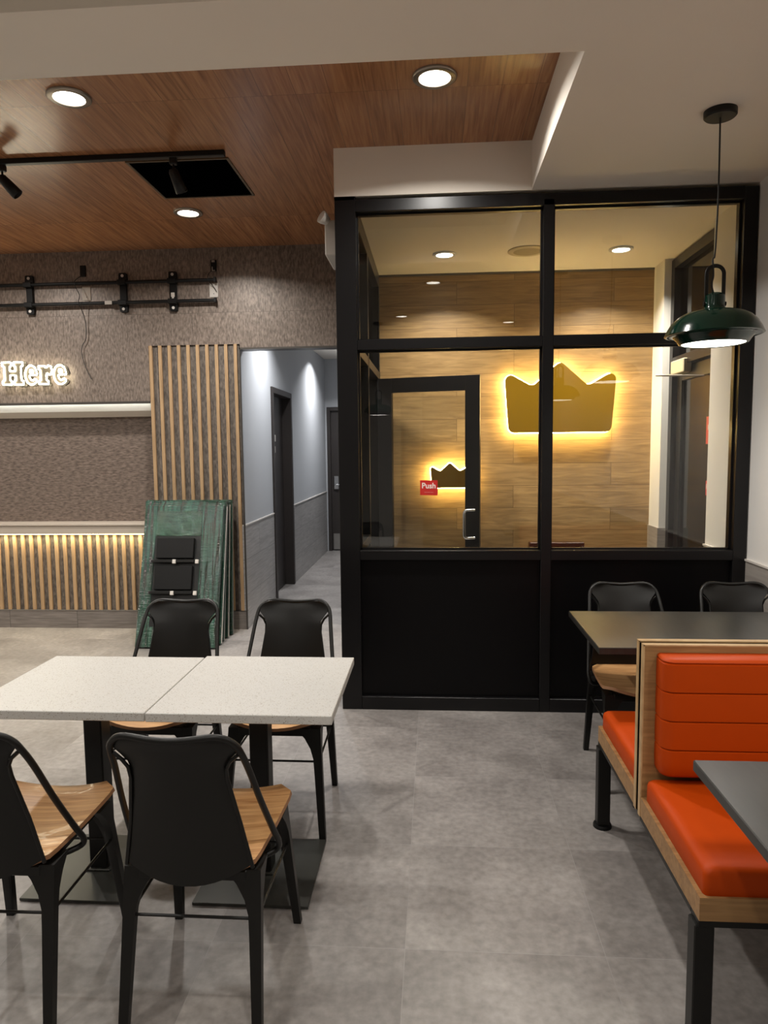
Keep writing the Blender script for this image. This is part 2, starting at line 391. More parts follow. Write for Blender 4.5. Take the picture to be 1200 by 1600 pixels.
def smooth_path(pts, sub=6, closed=False):
    P = [Vector(p) for p in pts]; m = len(P); out = []
    rng = range(m) if closed else range(m - 1)
    for i in rng:
        if closed: p0, p1, p2, p3 = P[i - 1], P[i], P[(i + 1) % m], P[(i + 2) % m]
        else: p0, p1, p2, p3 = P[max(i - 1, 0)], P[i], P[i + 1], P[min(i + 2, m - 1)]
        for k in range(sub):
            t = k / sub
            out.append(0.5 * ((2 * p1) + (p2 - p0) * t + (2 * p0 - 5 * p1 + 4 * p2 - p3) * t * t + (3 * p1 - p0 - 3 * p2 + p3) * t ** 3))
    if not closed: out.append(P[-1])
    return out
def text_obj(name, body, size, mat, parent, loc, rot, extrude=0.0006, bold=0.0):
    cu = bpy.data.curves.new(name, 'FONT'); cu.body = body; cu.size = size; cu.extrude = extrude; cu.align_x = 'CENTER'; cu.align_y = 'CENTER'; cu.offset = bold
    t = bpy.data.objects.new(name, cu); C.objects.link(t)
    dg = bpy.context.evaluated_depsgraph_get(); dg.update()
    me = bpy.data.meshes.new_from_object(t.evaluated_get(dg)); me.name = name
    bpy.data.objects.remove(t); bpy.data.curves.remove(cu)
    me.materials.clear(); me.materials.append(mat)
    o = bpy.data.objects.new(name, me); C.objects.link(o); o.parent = parent; o.location = loc; o.rotation_euler = rot
    return o

# ================================================================= SETTING
ZC = 2.945      # white ceiling
ZW = 3.205      # wood ceiling
YB = 5.87       # rear wall plane
YF = 4.05       # partition front plane
XL, XR = -6.0, 1.75
Y0 = -3.6
struct('floor', MB().box(XL - .1, 2.6, Y0 - .1, 10.7, -0.1, 0), M['floor'])
# white ceiling: right side, vestibule, beam and the front area
b = MB()
b.box(0.54, 1.95, 2.69, YB + .1, ZC, 3.35)                 # right of the wood recess
b.box(-0.55, 0.54, YF, YB + .1, ZC, 3.35)                  # above the vestibule
b.box(XL, 1.95, 2.297, 2.69, ZC, 3.35)                     # beam across the room
b.box(XL, 1.95, Y0, 2.297, 3.205, 3.35)                    # front area
struct('ceiling', b, M['white_paint'])
struct('ceiling', MB().box(XL, 0.54, 2.69, YB, ZW, ZW + .05), M['wood_ceiling'])
struct('ceiling', MB().box(-1.62, -0.5, YB + .12, 10.6, 2.86, 2.95), M['white_paint'])
# rear wall, left portion
b = MB()
b.box(XL, -2.39, YB, YB + .25, 1.955, 3.3)                 # above the niche
b.box(-2.39, -1.61, YB, YB + .25, 2.42, 3.3)               # above the slats
b.box(-1.61, -0.44, YB, YB + .12, 2.385, 3.3)              # lintel over the corridor
struct('wall_rear', b, M['fibre_vertical'])
struct('wall_rear', MB().box(XL, -2.39, 6.04, 6.12, 0.92, 1.955), M['fibre_horizontal'])
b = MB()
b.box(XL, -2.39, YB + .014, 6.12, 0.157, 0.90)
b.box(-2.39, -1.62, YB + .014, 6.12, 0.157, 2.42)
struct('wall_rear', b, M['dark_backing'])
struct('baseboard_rear', MB().box(XL, -1.612, YB, 6.12, 0, 0.157), M['base_tile'])
struct('trim_1', MB().box(XL, -2.39, YB - .004, YB + .03, 0.157, 0.163), M['trim_metal'])
struct('trim_2', MB().box(-2.395, -1.606, YB - .002, YB + .03, 0.157, 0.163), M['dim_trim'])
b = MB(); b.box(-1.618, -1.606, YB - .004, YB + .012, 0, 2.39); b.box(-1.616, -0.55, YB - .004, YB + .12, 2.375, 2.39)
struct('trim_3', b, M['dim_trim'])
# niche: valance and ledge
struct('trim_4', MB().prism([(YB + .045, 1.958), (6.04, 1.958), (6.04, 1.84), (6.0, 1.84), (YB + .055, 1.885)], XL, -2.391, 'YZ'), M['white_paint'])
struct('trim_5', MB().box(XL, -2.391, YB - .010, YB + .004, 1.942, 1.962), M['dim_trim'])
b = MB(); b.box(XL, -2.392, 5.835, 6.04, 0.835, 0.905, .003); b.box(XL, -2.392, 5.825, 6.04, 0.905, 0.925, .004)
struct('trim_6', b, M['ledge'])
area_light('valance_lamp', (-4.2, YB + .006, 1.950), 1.1, 3.6, (0.95, 1.0, 0.97), 170, 'RECTANGLE', (math.radians(75), 0, 0), 0.006)
# corridor
b = MB(); b.box(-1.75, -1.615, YB + .016, 6.98, 0, 2.385); b.box(-1.75, -1.615, YB + .12, 6.98, 2.385, 2.95); b.box(-1.75, -1.615, 7.93, 10.6, 0, 2.95); b.box(-1.75, -1.615, 6.98, 7.93, 2.16, 2.95)
struct('wall_corridor_left', b, M['hall_paint'])
b = MB(); b.box(-1.64, -1.609, YB, 6.98, 0, 0.895); b.box(-1.64, -1.609, 7.93, 10.5, 0, 0.895)
struct('trim_7', b, M['hall_tile'])
b = MB(); b.box(-1.64, -1.604, YB + .01, 6.98, 0.895, 0.906); b.box(-1.64, -1.604, 7.93, 10.5, 0.895, 0.906)
struct('trim_8', b, M['white_plastic'])
b = MB(); b.box(-1.62, -1.585, 10.5, 10.65, 0, 2.95); b.box(-1.585, -0.55, 10.5, 10.65, 2.15, 2.95)
struct('wall_corridor_end', b, M['hall_paint'])
struct('wall_corridor_right', MB().box(-0.56, -0.44, YB + .0, 10.6, 0, 3.0), M['hall_paint'])
struct('wall_corridor_void', MB().box(-2.3, -1.75, 6.5, 8.4, 0, 2.6), M['dark_void'])
# vestibule rear wall and right side
struct('wall_vestibule_rear', MB().box(-0.44, 1.76, YB, YB + .15, 0, 3.0), M['plank_wall'])
struct('trim_9', MB().box(-0.44, 1.76, YB - .006, YB, 2.928, 2.945), M['dim_trim'])
b = MB(); b.box(1.748, 1.98, 5.62, YB + .1, 0, 3.0)
struct('wall_vestibule_pier', b, M['wall_paint'])
b = MB(); b.box(1.738, 1.98, 5.612, YB, 0, 0.9)
struct('trim_10', b, M['light_tile'])
struct('wall_right', MB().box(1.75, 1.98, Y0, 4.67, 0, 3.3), M['wall_paint'])
struct('trim_11', MB().box(1.742, 1.76, Y0, 4.672, 0, 0.895), M['light_tile'])
struct('trim_12', MB().box(1.736, 1.76, Y0, 4.674, 0.895, 0.906), M['white_plastic'])
struct('wall_left', MB().box(XL - .1, XL, Y0, YB + .2, 0, 3.3), M['wall_paint'])
struct('wall_front', MB().box(XL, 1.98, Y0 - .1, Y0, 0, 3.3), plain('pale_front_wall', (170, 166, 160), 0.7))
struct('dark_exterior', MB().box(2.4, 2.5, 4.2, 6.1, 0, 3.2), M['dark_void'])  # flat black slab standing for the night darkness beyond the door glass

# ---- front glazed partition
win = empty('window_1', (0.6, YF, 0), kind='structure')
def wpart(name, mb, mat, root, smooth=35):
    o = mb.build(name, mat, root, smooth=smooth); o.matrix_parent_inverse = Matrix.Translation(-root.location); return o
D = 0.11
b = MB()
b.box(-0.549, -0.432, YF, YF + D, 0, ZC, .002)             # corner post
b.box(1.672, 1.745, YF, YF + D, 0, ZC - .02, .002)         # right jamb
b.box(0.607, 0.665, YF, YF + D, 0.0, ZC - .05, .002)       # mullion
b.box(-0.432, 1.672, YF, YF + D, 2.862, ZC - .018, .002)   # head
b.box(-0.432, 0.607, YF, YF + D, 2.103, 2.159, .002); b.box(0.665, 1.672, YF, YF + D, 2.103, 2.159, .002)
b.box(-0.432, 0.607, YF, YF + D, 0.897, 0.953, .002); b.box(0.665, 1.672, YF, YF + D, 0.897, 0.953, .002)
b.box(-0.432, 0.607, YF, YF + D, 0.0, 0.079, .002); b.box(0.665, 1.672, YF, YF + D, 0.0, 0.079, .002)
wpart('window_frame', b, M['black_alu'], win)
b = MB()
for z0, z1 in ((0.953, 2.103), (2.159, 2.862)):
    for x0, x1 in ((-0.432, 0.607), (0.665, 1.672)):
        yb = YF + 0.045
        b.box(x0, x1, yb, yb + .022, z1 - .010, z1); b.box(x0, x1, yb, yb + .022, z0, z0 + .010)
        b.box(x0, x0 + .010, yb, yb + .022, z0, z1); b.box(x1 - .010, x1, yb, yb + .022, z0, z1)
wpart('glazing_bead', b, M['black_alu'], win)
for z0, z1 in ((0.957, 2.099), (2.163, 2.858)):
    for x0, x1 in ((-0.428, 0.603), (0.669, 1.668)):
        wpart('pane', MB().box(x0, x1, YF + .053, YF + .059, z0, z1), M['glass'], win, 0)
for x0, x1 in ((-0.432, 0.607), (0.665, 1.672)):
    wpart('infill_panel', MB().box(x0, x1, YF + .03, YF + .07, 0.079, 0.897, .002), M['black_panel'], win)
struct('trim_13', MB().box(-0.55, -0.44, YF, YB, 2.925, ZC), M['black_alu'])

# ---- left side glazed partition of the vestibule
win = empty('window_2', (-0.49, 4.9, 0), kind='structure')
b = MB()
b.box(-0.549, -0.44, 4.16, 4.80, 2.84, ZC - .02, .002); b.box(-0.549, -0.44, 4.80, YB, 2.84, ZC - .02, .002)
b.box(-0.549, -0.44, 4.16, YB, 2.10, 2.16, .002)
b.box(-0.549, -0.44, 4.82, 4.87, 0, 2.84, .002)
b.box(-0.549, -0.44, 5.80, YB, 0, 2.84, .002)
b.box(-0.549, -0.44, 4.16, 4.82, 0.897, 0.953, .002); b.box(-0.549, -0.44, 4.16, 4.82, 0, 0.08, .002)
wpart('window_frame', b, M['black_alu'], win)
for y0, y1, z0, z1 in ((4.16, 4.82, 2.16, 2.84), (4.87, 5.80, 2.16, 2.84), (4.16, 4.82, 0.953, 2.10)):
    wpart('pane', MB().box(-0.498, -0.492, y0, y1, z0, z1), M['dark_glass'], win, 0)
wpart('infill_panel', MB().box(-0.51, -0.47, 4.16, 4.82, 0.08, 0.897), M['black_panel'], win)

# ---- open inner glass door (hinged at the far jamb, swung back in front of the plank wall)
ang = math.radians(-14.5)
dr = empty('door_1', (-0.44, 5.77, 0), ang, kind='structure')
W, TH = 0.83, 0.044
b = MB()
b.box(0, 0.115, -TH, 0, 0.01, 2.10, .002); b.box(W - .115, W, -TH, 0, 0.01, 2.10, .002)
b.box(.115, W - .115, -TH, 0, 1.985, 2.10, .002); b.box(.115, W - .115, -TH, 0, 0.01, 0.26, .002)
b.build('door_frame', M['black_alu'], dr)
MB().box(.112, W - .112, -TH / 2 - .003, -TH / 2 + .003, 0.255, 1.99).build('pane', M['glass'], dr, 0)
hb = MB()
hy = -TH - .055
pth = fillet([(W - .04, -TH, 1.055), (W - .11, hy, 1.055), (W - .11, hy, 0.835), (W - .04, -TH, 0.835)], 0.028, 8, closed=False)
hb.tube(pth, 0.0125, 12).build('door_handle', M['chrome'], dr)
st = MB().box(0.345, 0.49, -TH / 2 - .0045, -TH / 2 - .003, 1.165, 1.285); sto = st.build('push_sticker', M['red'], dr, 0)
text_obj('lettering', 'Push', 0.062, M['white_ink'], sto, (0.417, -TH / 2 - .0053, 1.240), (PI / 2, 0, 0), bold=0.0012)
text_obj('lettering', '— — —', 0.020, M['white_ink'], sto, (0.417, -TH / 2 - .0053, 1.190), (PI / 2, 0, 0))
# ---- exterior door at the right of the vestibule
dr = empty('door_2', (1.85, 5.14, 0), kind='structure')
b = MB()
b.box(1.80, 1.90, 4.66, 4.72, 0, 2.93, .002); b.box(1.80, 1.90, 5.55, 5.62, 0, 2.93, .002)
b.box(1.80, 1.90, 4.72, 5.55, 2.86, 2.93, .002); b.box(1.80, 1.90, 4.72, 5.55, 2.13, 2.20, .002)
wpart('door_frame', b, M['black_alu'], dr)
b = MB(); b.box(1.835, 1.88, 4.73, 4.83, 0.01, 2.12, .002); b.box(1.835, 1.88, 5.44, 5.54, 0.01, 2.12, .002)
b.box(1.835, 1.88, 4.83, 5.44, 2.02, 2.12, .002); b.box(1.835, 1.88, 4.83, 5.44, 0.01, 0.26, .002)
wpart('door_leaf', b, M['black_alu'], dr)
wpart('pane', MB().box(1.855, 1.861, 4.83, 5.44, 0.26, 2.02), M['dark_glass'], dr, 0)
wpart('pane', MB().box(1.85, 1.856, 4.72, 5.55, 2.20, 2.86), M['dark_glass'], dr, 0)
wpart('closer_body', MB().box(1.775, 1.835, 5.24, 5.51, 2.065, 2.165, .006), M['cream'], dr)
wpart('closer_arm', MB().tube([(1.80, 5.35, 2.055), (1.57, 5.18, 2.035), (1.82, 4.96, 2.01)], 0.006, 8), M['nickel'], dr)
wpart('door_sticker', MB().box(1.853, 1.855, 4.86, 4.985, 1.55, 1.735), M['red'], dr, 0)
wpart('door_sticker', MB().box(1.853, 1.855, 4.86, 4.965, 1.20, 1.30), M['red'], dr, 0)
for z in (1.66, 1.26):
    o = text_obj('lettering', 'Pull', 0.05, M['white_ink'], dr, (0, 0, 0), (0, 0, 0)); o.location = (1.852 - 1.85, 4.92 - 5.14, z); o.rotation_euler = (PI / 2, 0, -PI / 2)
# ---- corridor doors
dr = empty('door_3', (-1.66, 7.45, 0), kind='structure')
b = MB()
b.box(-1.73, -1.596, 6.975, 7.035, 0, 2.165, .003); b.box(-1.73, -1.596, 7.875, 7.935, 0, 2.165, .003); b.box(-1.73, -1.596, 7.035, 7.875, 2.105, 2.165, .003)
wpart('door_frame', b, M['dark_door'], dr)
wpart('door_leaf', MB().box(-1.725, -1.70, 7.035, 7.875, 0.008, 2.105, .002), M['dark_door'], dr)
b = MB()
for k, z in enumerate((1.66, 1.54, 1.45)): b.box(-1.70, -1.692, 7.36, 7.50 - .02 * k, z - .035, z + .035, .004)
wpart('door_sign', b, M['white_plastic'], dr)
dr = empty('door_4', (-1.1, 10.52, 0), kind='structure')
b = MB()
b.box(-1.59, -1.54, 10.485, 10.60, 0, 2.155, .003); b.box(-0.62, -0.56, 10.485, 10.60, 0, 2.155, .003); b.box(-1.54, -0.62, 10.485, 10.60, 2.10, 2.155, .003)
wpart('door_frame', b, M['dark_door'], dr)
wpart('door_leaf', MB().box(-1.54, -0.62, 10.53, 10.57, 0.01, 2.10, .002), M['dark_door'], dr)
wpart('kick_plate', MB().box(-1.52, -0.64, 10.526, 10.53, 0.02, 0.26), M['trim_metal'], dr)
wpart('door_lock', MB().box(-1.50, -1.43, 10.505, 10.53, 0.93, 1.13, .006).tube([(-1.465, 10.51, 1.0), (-1.465, 10.47, 1.0), (-1.36, 10.47, 1.0)], .009, 8), M['chrome'], dr)
area_light('corridor_lamp', (-1.22, 6.6, 2.84), E_HALL, 0.10, (0.97, 0.98, 1.0), 132)
area_light('corridor_lamp', (-1.22, 9.3, 2.84), E_HALL * 1.2, 0.10, (0.97, 0.98, 1.0), 132)

# ================================================================= LAMPS
def downlight(loc, label, group, energy, r=0.10, trim='nickel', color=NEUT, spread=152):
    t = empty('recessed_downlight', loc, label=label, cat='ceiling light', group=group)
    MB().lathe([(r, 0), (r, -.008), (r * .94, -.012), (r * .72, -.012), (r * .70, -.004), (r * .70, 0.0)], n=40).build('trim_ring', M[trim], t, 60)
    MB().lathe([(r * .70, -.004), (r * .66, -.0035), (0.0001, -.003)], n=40).build('lamp_lens', M['lens'], t, 60)
    l = area_light('downlight_lamp', (0, 0, -.014), energy, r * 1.2, color, spread); l.parent = t
    return t
G1 = 'recessed downlights in the wood plank ceiling'
downlight((-1.70, 3.36, ZW), 'round recessed downlight at the left of the wood ceiling, in front of the track light', G1, E_CAN)
downlight((0.01, 3.335, ZW), 'round recessed downlight in the wood ceiling beside the white soffit corner', G1, E_CAN)
downlight((-1.71, 5.0, ZW), 'round recessed downlight in the wood ceiling behind the black square hatch', G1, E_CAN)
G1b = 'assumed downlights added out of view in the dining room ceiling'
for x, y, z, e in ((-3.4, 3.36, ZW, 1.0), (-3.4, 5.0, ZW, 1.0), (-5.0, 4.2, ZW, 1.0), (-1.7, 0.9, ZW, 0.55), (0.0, 0.9, ZW, 0.5), (-3.6, 0.9, ZW, .8), (-0.4, -0.9, ZW, 1.0), (1.0, -1.5, ZW, .6), (-3.0, -1.6, ZW, 1.0)):  # unseen downlights, added for the general light in the room
    downlight((x, y, z), 'assumed round downlight added outside the picture to light the dining room', G1b, E_REAR * e)
G2 = 'recessed downlights in the vestibule ceiling'
downlight((0.082, 5.29, ZC), 'small bright downlight in the vestibule ceiling seen through the left upper pane', G2, E_VEST, .085, 'white_enamel', WARM, 128)
downlight((1.338, 5.29, ZC), 'small bright downlight in the vestibule ceiling seen through the right upper pane', G2, E_VEST, .085, 'white_enamel', WARM, 128)

sp = empty('ceiling_speaker', (0.675, 5.27, ZC), label='round cream speaker grille in the vestibule ceiling between the two downlights', cat='speaker')
MB().lathe([(.14, 0), (.14, -.006), (.128, -.010), (.10, -.009)], n=40).build('speaker_rim', M['cream'], sp)
MB().lathe([(.10, -.009), (.05, -.007), (.0001, -.006)], n=40).build('speaker_grille', plain('tan_grille', (150, 138, 112), .7, noise=.3, nscale=300), sp)

def pendant(loc, label, zb=1.98):
    """loc on the ceiling; zb = bottom of the shade"""
    t = empty('pendant_lamp', loc, label=label, cat='pendant lamp', group='green enamel pendant lamps')
    h = zb - loc[2]
    MB().lathe([(.0001, 0), (.066, 0), (.066, -.022), (.060, -.028), (.0001, -.028)], n=36).build('ceiling_rose', M['black_metal'], t)
    MB().tube(smooth_path([(0, 0, -.028), (.002, 0, h * .35), (-.004, 0, h * .6), (-.012, 0, h + .36), (-.008, 0, h + .29), (-.014, 0, h + .25), (0, 0, h + .20)], 6), 0.0038, 8).build('cord', M['cable'], t)
    MB().tube(fillet([(-.036, 0, h + .165), (-.036, 0, h + .33), (.036, 0, h + .33), (.036, 0, h + .165)], .034, 8, closed=False), [(0.0035, .0085)] * 20, 8).tube([(-.047, 0, h + .17), (-.03, 0, h + .17)], .010, 10).tube([(.047, 0, h + .17), (.03, 0, h + .17)], .010, 10).build('bracket', M['black_metal'], t)
    sh = MB().lathe([(.0001, .215), (.026, .215), (.040, .205), (.041, .165), (.043, .150), (.050, .143), (.085, .140), (.120, .131), (.150, .114), (.174, .090), (.189, .064), (.197, .046), (.200, .040), (.192, .036), (.186, .038), (.165, .035)], (0, 0, h), 56).build('lamp_shade', M['green_enamel'], t, 50)
    MB().lathe([(.165, .036), (.150, .020), (.140, .004), (.134, .000), (.128, .003)], (0, 0, h), 56).build('lower_rim', M['green_enamel'], sh, 60)
    MB().lathe([(.129, .003), (.118, .012), (.0001, .013)], (0, 0, h), 48).build('diffuser', M['pendant_lens'], t, 60)
    l = area_light('pendant_light', (0, 0, h - .003), E_PEND, .22, NEUT, 160); l.parent = t
    return t
pendant((1.208, 3.2, ZC), 'dark green enamel pendant lamp on a black cord above the far grey table')
pendant((1.208, 1.22, ZW), 'dark green enamel pendant lamp above the near grey table, outside the picture', 1.985)
pendant((-.74, -1.35, ZW), 'dark green enamel pendant lamp behind the viewpoint', 1.985)

# track light
t = empty('track_light', (-3.5, 4.02, ZW), label='black ceiling track with adjustable spot heads on the wood ceiling', cat='track light')
MB().box(-1.8, 2.345, -.018, .018, -.030, 0, .003).build('track_bar', M['black_metal'], t)
def track_head(x, rot, lit=None):
    h = MB()
    h.box(x - .02, x + .02, -.016, .016, -.065, -.03, .004).tube([(x, 0, -.06), (x, 0, -.10)], .006, 8)
    g = h.build('track_mount', M['black_metal'], t)
    c = MB().lathe([(.0001, .02), (.018, .018), (.026, .005), (.030, -.05), (.034, -.108), (.030, -.112), (.024, -.09), (.0001, -.088)], (0, 0, 0), 28).build('spot_head', M['black_metal'], t, 50)
    c.location = (x, 0, -.105); c.rotation_euler = rot
    return c
track_head(2.05, (math.radians(18), math.radians(-18), 0))
track_head(1.05, (math.radians(15), math.radians(-40), 0))
track_head(-0.2, (math.radians(150), math.radians(-30), 0))
hh = empty('ceiling_hatch', (-1.465, 4.413, ZW), label='black square opening with a thin frame in the wood ceiling', cat='ceiling hatch')
b = MB()
for a0, a1, c0, c1 in ((-.302, .302, -.302, -.288), (-.302, .302, .288, .302), (-.302, -.288, -.288, .288), (.288, .302, -.288, .288)): b.box(a0, a1, c0, c1, -.006, 0)
b.build('hatch_frame', plain('bronze_hatch_frame', (96, 84, 66), .4, .6), hh)
MB().box(-.288, .288, -.288, .288, -.003, 0).build('hatch_panel', M['dark_void'], hh)

em = empty('emergency_light', (-0.551, 4.375, 2.77), label='white box emergency light beside the black corner post under the wood ceiling', cat='emergency light')
MB().box(-.078, 0, -.175, .175, -.10, .10, .006).build('housing', M['white_plastic'], em)
MB().lathe([(.0001, .0), (.022, .0), (.034, .03), (.036, .05), (.0001, .052)], n=24).build('lamp_head', M['white_plastic'], em)
hd = kids(em)[-1]; hd.location = (-.055, -.20, .082); hd.rotation_euler = (math.radians(65), 0, math.radians(-50))

# ================================================================= REAR WALL DETAILS
slat = None
def oak_slat(x, w, z0, z1, label, group, name='oak_slat'):
    o = MB().box(x - w / 2, x + w / 2, YB - .006, YB + .014, z0, z1, .0015).build(name, M['slat'])
    tag(o, label, 'slat', group); return o
for k in range(10):
    pos = ('leftmost of the ten tall slats, beside the niche' if k == 0 else 'rightmost of the ten tall slats, next to the corridor opening' if k == 9 else
           ['', 'second', 'third', 'fourth', 'fifth', 'fifth', 'fourth', 'third', 'second'][k] + (' tall slat counted from the niche' if k < 5 else ' tall slat counted from the corridor opening'))
    oak_slat(-2.372 + k * 0.0806, 0.028, 0.163, 2.42, 'tall pale oak slat, ' + pos, 'tall oak slats beside the corridor opening')
LOW = 34
ORD = 'first second third fourth fifth sixth seventh eighth ninth tenth eleventh twelfth thirteenth fourteenth fifteenth sixteenth seventeenth eighteenth nineteenth'.split()
for k in range(LOW):
    x = -2.455 - k * 0.0753
    lab = 'short oak slat under the lit ledge, ' + (ORD[k] + ' leftwards from the green wrapped panels' if k < len(ORD) else 'beyond the left edge of the picture')
    oak_slat(x, 0.029, 0.163, 0.835, lab, 'short oak slats under the lit ledge', 'oak_slat')
tag(MB().box(XL, -2.40, 5.842, 5.852, 0.829, 0.835).build('led_strip', M['led_warm']), 'warm LED strip glowing under the edge of the pale ledge', 'light strip')
ls2 = area_light('ledge_strip_lamp', (-4.2, 5.838, 0.826), 16, 3.6, (1.0, 0.86, 0.56), 175, 'RECTANGLE', (math.radians(-20), 0, 0), 0.008)

# wall mounted rails
wm = empty('screen_mount', (-2.9, YB, 2.85), label='long black two-rail screen mount bolted high on the textured wall', cat='wall mount')
for z in (2.936, 2.772):
    o = MB().tube([(-4.6, YB - .045, z), (-1.785, YB - .045, z)], .0145, 10).box(-1.795, -1.778, YB - .064, YB - .03, z - .018, z + .02, .002).build('mount_rail', M['black_plastic'], wm); o.matrix_parent_inverse = Matrix.Translation(-wm.location)
for x in (-4.2, -3.385, -2.575, -2.15):
    b = MB().box(x - .028, x + .028, YB - .030, YB, 2.745, 2.965, .003)
    for s in (1, -1):
        zc = 2.857 + s * .125
        b.prism(fillet([(x - .036, zc - s * .035), (x + .036, zc - s * .035), (x + .032, zc + s * .035), (x - .032, zc + s * .035)], .012, 4), YB - .028, YB - .0005, 'XZ')
        b.box(x - .036, x + .036, YB - .062, YB - .02, (2.936 if s > 0 else 2.772) - .020, (2.936 if s > 0 else 2.772) + .020, .003)
    br = b.build('mount_bracket', M['black_plastic'], wm); br.matrix_parent_inverse = Matrix.Translation(-wm.location)
    for s in (1, -1):
        h = MB().tube([(x, YB - .030, 2.857 + s * .135), (x, YB - .034, 2.857 + s * .135)], .012, 16).build('washer', M['white_plastic'], br); pass
tg = MB().box(-2.72, -2.66, YB - .062, YB - .0585, 2.757, 2.786).build('paper_tag', M['paper']); tag(tg, 'small white tag stuck on the lower rail of the screen mount', 'tag')
tg = MB().box(-2.165, -2.135, YB - .034, YB - .0305, 2.81, 2.845).box(-2.158, -2.142, YB - .034, YB - .0305, 2.79, 2.81).build('paper_tag', M['paper']); tag(tg, 'small white clip stuck on the right bracket of the screen mount', 'tag')
def outlet(x, z, label, clip):
    t = empty('power_socket', (x, YB, z), label=label, cat='socket', group='black sockets above the screen mount')
    MB().box(-.024, .024, -.012, 0, -.046, .046, .003).build('socket_housing', M['black_plastic'], t)
    if clip:
        MB().box(-.013, .013, -.016, -.012, .026, .042).build('screw_plate', M['trim_metal'], t)
        MB().prism([(-.013, -.045), (.013, -.045), (.013, -.037), (-.006, -.037), (-.006, -.010), (-.013, -.010)], -.016, -.012).build('screw_plate', M['trim_metal'], t)
outlet(-2.922, 3.045, 'small black wall socket above the screen mount with a cable hanging from it', False)
outlet(-1.807, 3.058, 'small black wall socket with metal screws above the right end of the screen mount', True)
for x, z, lab in ((-2.90, 2.862, 'beige cover plate between the rails behind the hanging cable'), (-1.812, 2.862, 'white cover plate between the rails at the right end of the mount')):
    t = empty('cover_plate', (x, YB, z), label=lab, cat='cover plate')
    MB().box(-.036, .036, -.006, 0, -.058, .058, .002).build('plate', M['white_plastic'] if x > -2 else M['ledge'], t)
    MB().tube([(0, -.006, -.03), (0, -.0075, -.03)], .004, 10).build('screw', M['dim_trim'], t)
cp = [(-2.935, YB - .014, 3.005), (-2.965, YB - .070, 2.95), (-2.955, YB - .080, 2.90), (-2.925, YB - .078, 2.83), (-2.935, YB - .080, 2.77), (-2.915, YB - .03, 2.66), (-2.915, YB - .02, 2.50), (-2.955, YB - .02, 2.42), (-2.955, YB - .02, 2.34), (-2.925, YB - .02, 2.24), (-2.885, YB - .02, 2.15)]
tag(MB().tube(smooth_path(cp, 6), .0032, 6).build('hanging_cable', M['cable']), 'thin dark cable hanging down the textured wall from the left socket', 'cable')
cp = [(-1.83, YB - .014, 3.012), (-1.84, YB - .06, 2.97), (-1.835, YB - .072, 2.93), (-1.81, YB - .03, 2.89), (-1.785, YB - .015, 2.845)]
tag(MB().tube(smooth_path(cp, 6), .0028, 6).build('hanging_cable', M['cable']), 'short cable dangling over the white cover plate at the right end of the mount', 'cable')

# lit lettering sign "Order Here"
def ell(cx, cy, rx, ry, n=28): return [(cx + rx * math.cos(2 * PI * k / n), cy + ry * math.sin(2 * PI * k / n)) for k in range(n)]
def sm2(pts, sub=3): return [(p[0], p[1]) for p in smooth_path([(a, b_, 0) for a, b_ in pts], sub, True)]
GL = {
 'H': ([fillet([(0, 0), (.44, 0), (.44, .16), (.37, .19), (.37, .42), (.63, .42), (.63, .19), (.56, .16), (.56, 0), (1, 0), (1, .16), (.91, .19), (.91, .81), (1, .84), (1, 1), (.56, 1), (.56, .84), (.63, .81), (.63, .60), (.37, .60), (.37, .81), (.44, .84), (.44, 1), (0, 1), (0, .84), (.09, .81), (.09, .19), (0, .16)], .035, 3)], 1.0),
 'e': ([fillet([(1.0, .49), (.98, .64), (.86, .87), (.62, 1), (.38, 1), (.14, .87), (.01, .62), (.01, .38), (.14, .13), (.38, 0), (.66, 0), (.90, .10), (.98, .20), (.80, .31), (.66, .21), (.50, .22), (.38, .36), (.36, .49)], .09, 4), fillet([(.38, .62), (.68, .62), (.62, .78), (.46, .78)], .05, 3)], .74),
 'r': ([fillet([(0, 0), (.72, 0), (.72, .17), (.58, .21), (.58, .48), (.66, .62), (.74, .50), (.92, .50), (1.02, .70), (.96, .94), (.76, 1), (.54, .86), (.50, .97), (0, .97), (0, .80), (.13, .77), (.13, .20), (0, .17)], .05, 3)], .74),
 'O': ([ell(.5, .5, .5, .5), ell(.5, .5, .17, .26)], 1.0),
 'd': ([fillet([(.58, 1.36), (1.0, 1.36), (1.0, .2), (1.08, .17), (1.08, 0), (.66, 0), (.62, .08), (.42, 0), (.2, .06), (.02, .35), (.02, .65), (.2, .94), (.42, 1), (.62, .92), (.62, 1.2), (.58, 1.2)], .06, 3), ell(.5, .5, .13, .22, 20)], .74),
}
sign = empty('letter_sign', (-3.4, YB, 2.1), label='white neon-style lit lettering reading Order Here, cut by the left edge of the picture', cat='sign')
def letter(ch, x, z, wd, ht):
    loops, _ = GL[ch]
    P = [[(x + u * wd, z + v * ht) for u, v in lp] for lp in loops]
    face = MB().prism(P[0], YB - .050, YB - .042, 'XZ').build('letter_plate', M['acrylic'], sign, 0); face.matrix_parent_inverse = Matrix.Translation(-sign.location)
    b = MB()
    for lp in P: b.tube([(u, YB - .056, v) for u, v in lp], .0062, 6, closed=True)
    o = b.build('letter_tube', M['neon'], sign, 60); o.matrix_parent_inverse = Matrix.Translation(-sign.location)
    c = Vector((sum(p[0] for p in P[0]) / len(P[0]), 0, sum(p[1] for p in P[0]) / len(P[0])))
    # clear backing outline standing behind the letter
    back = MB().prism([(c.x + (u - c.x) * 1.12, c.z + (v - c.z) * 1.12) for u, v in P[0]], YB - .020, YB - .014, 'XZ').build('letter_backing', M['acrylic'], sign, 0); back.matrix_parent_inverse = Matrix.Translation(-sign.location)
x = -3.632
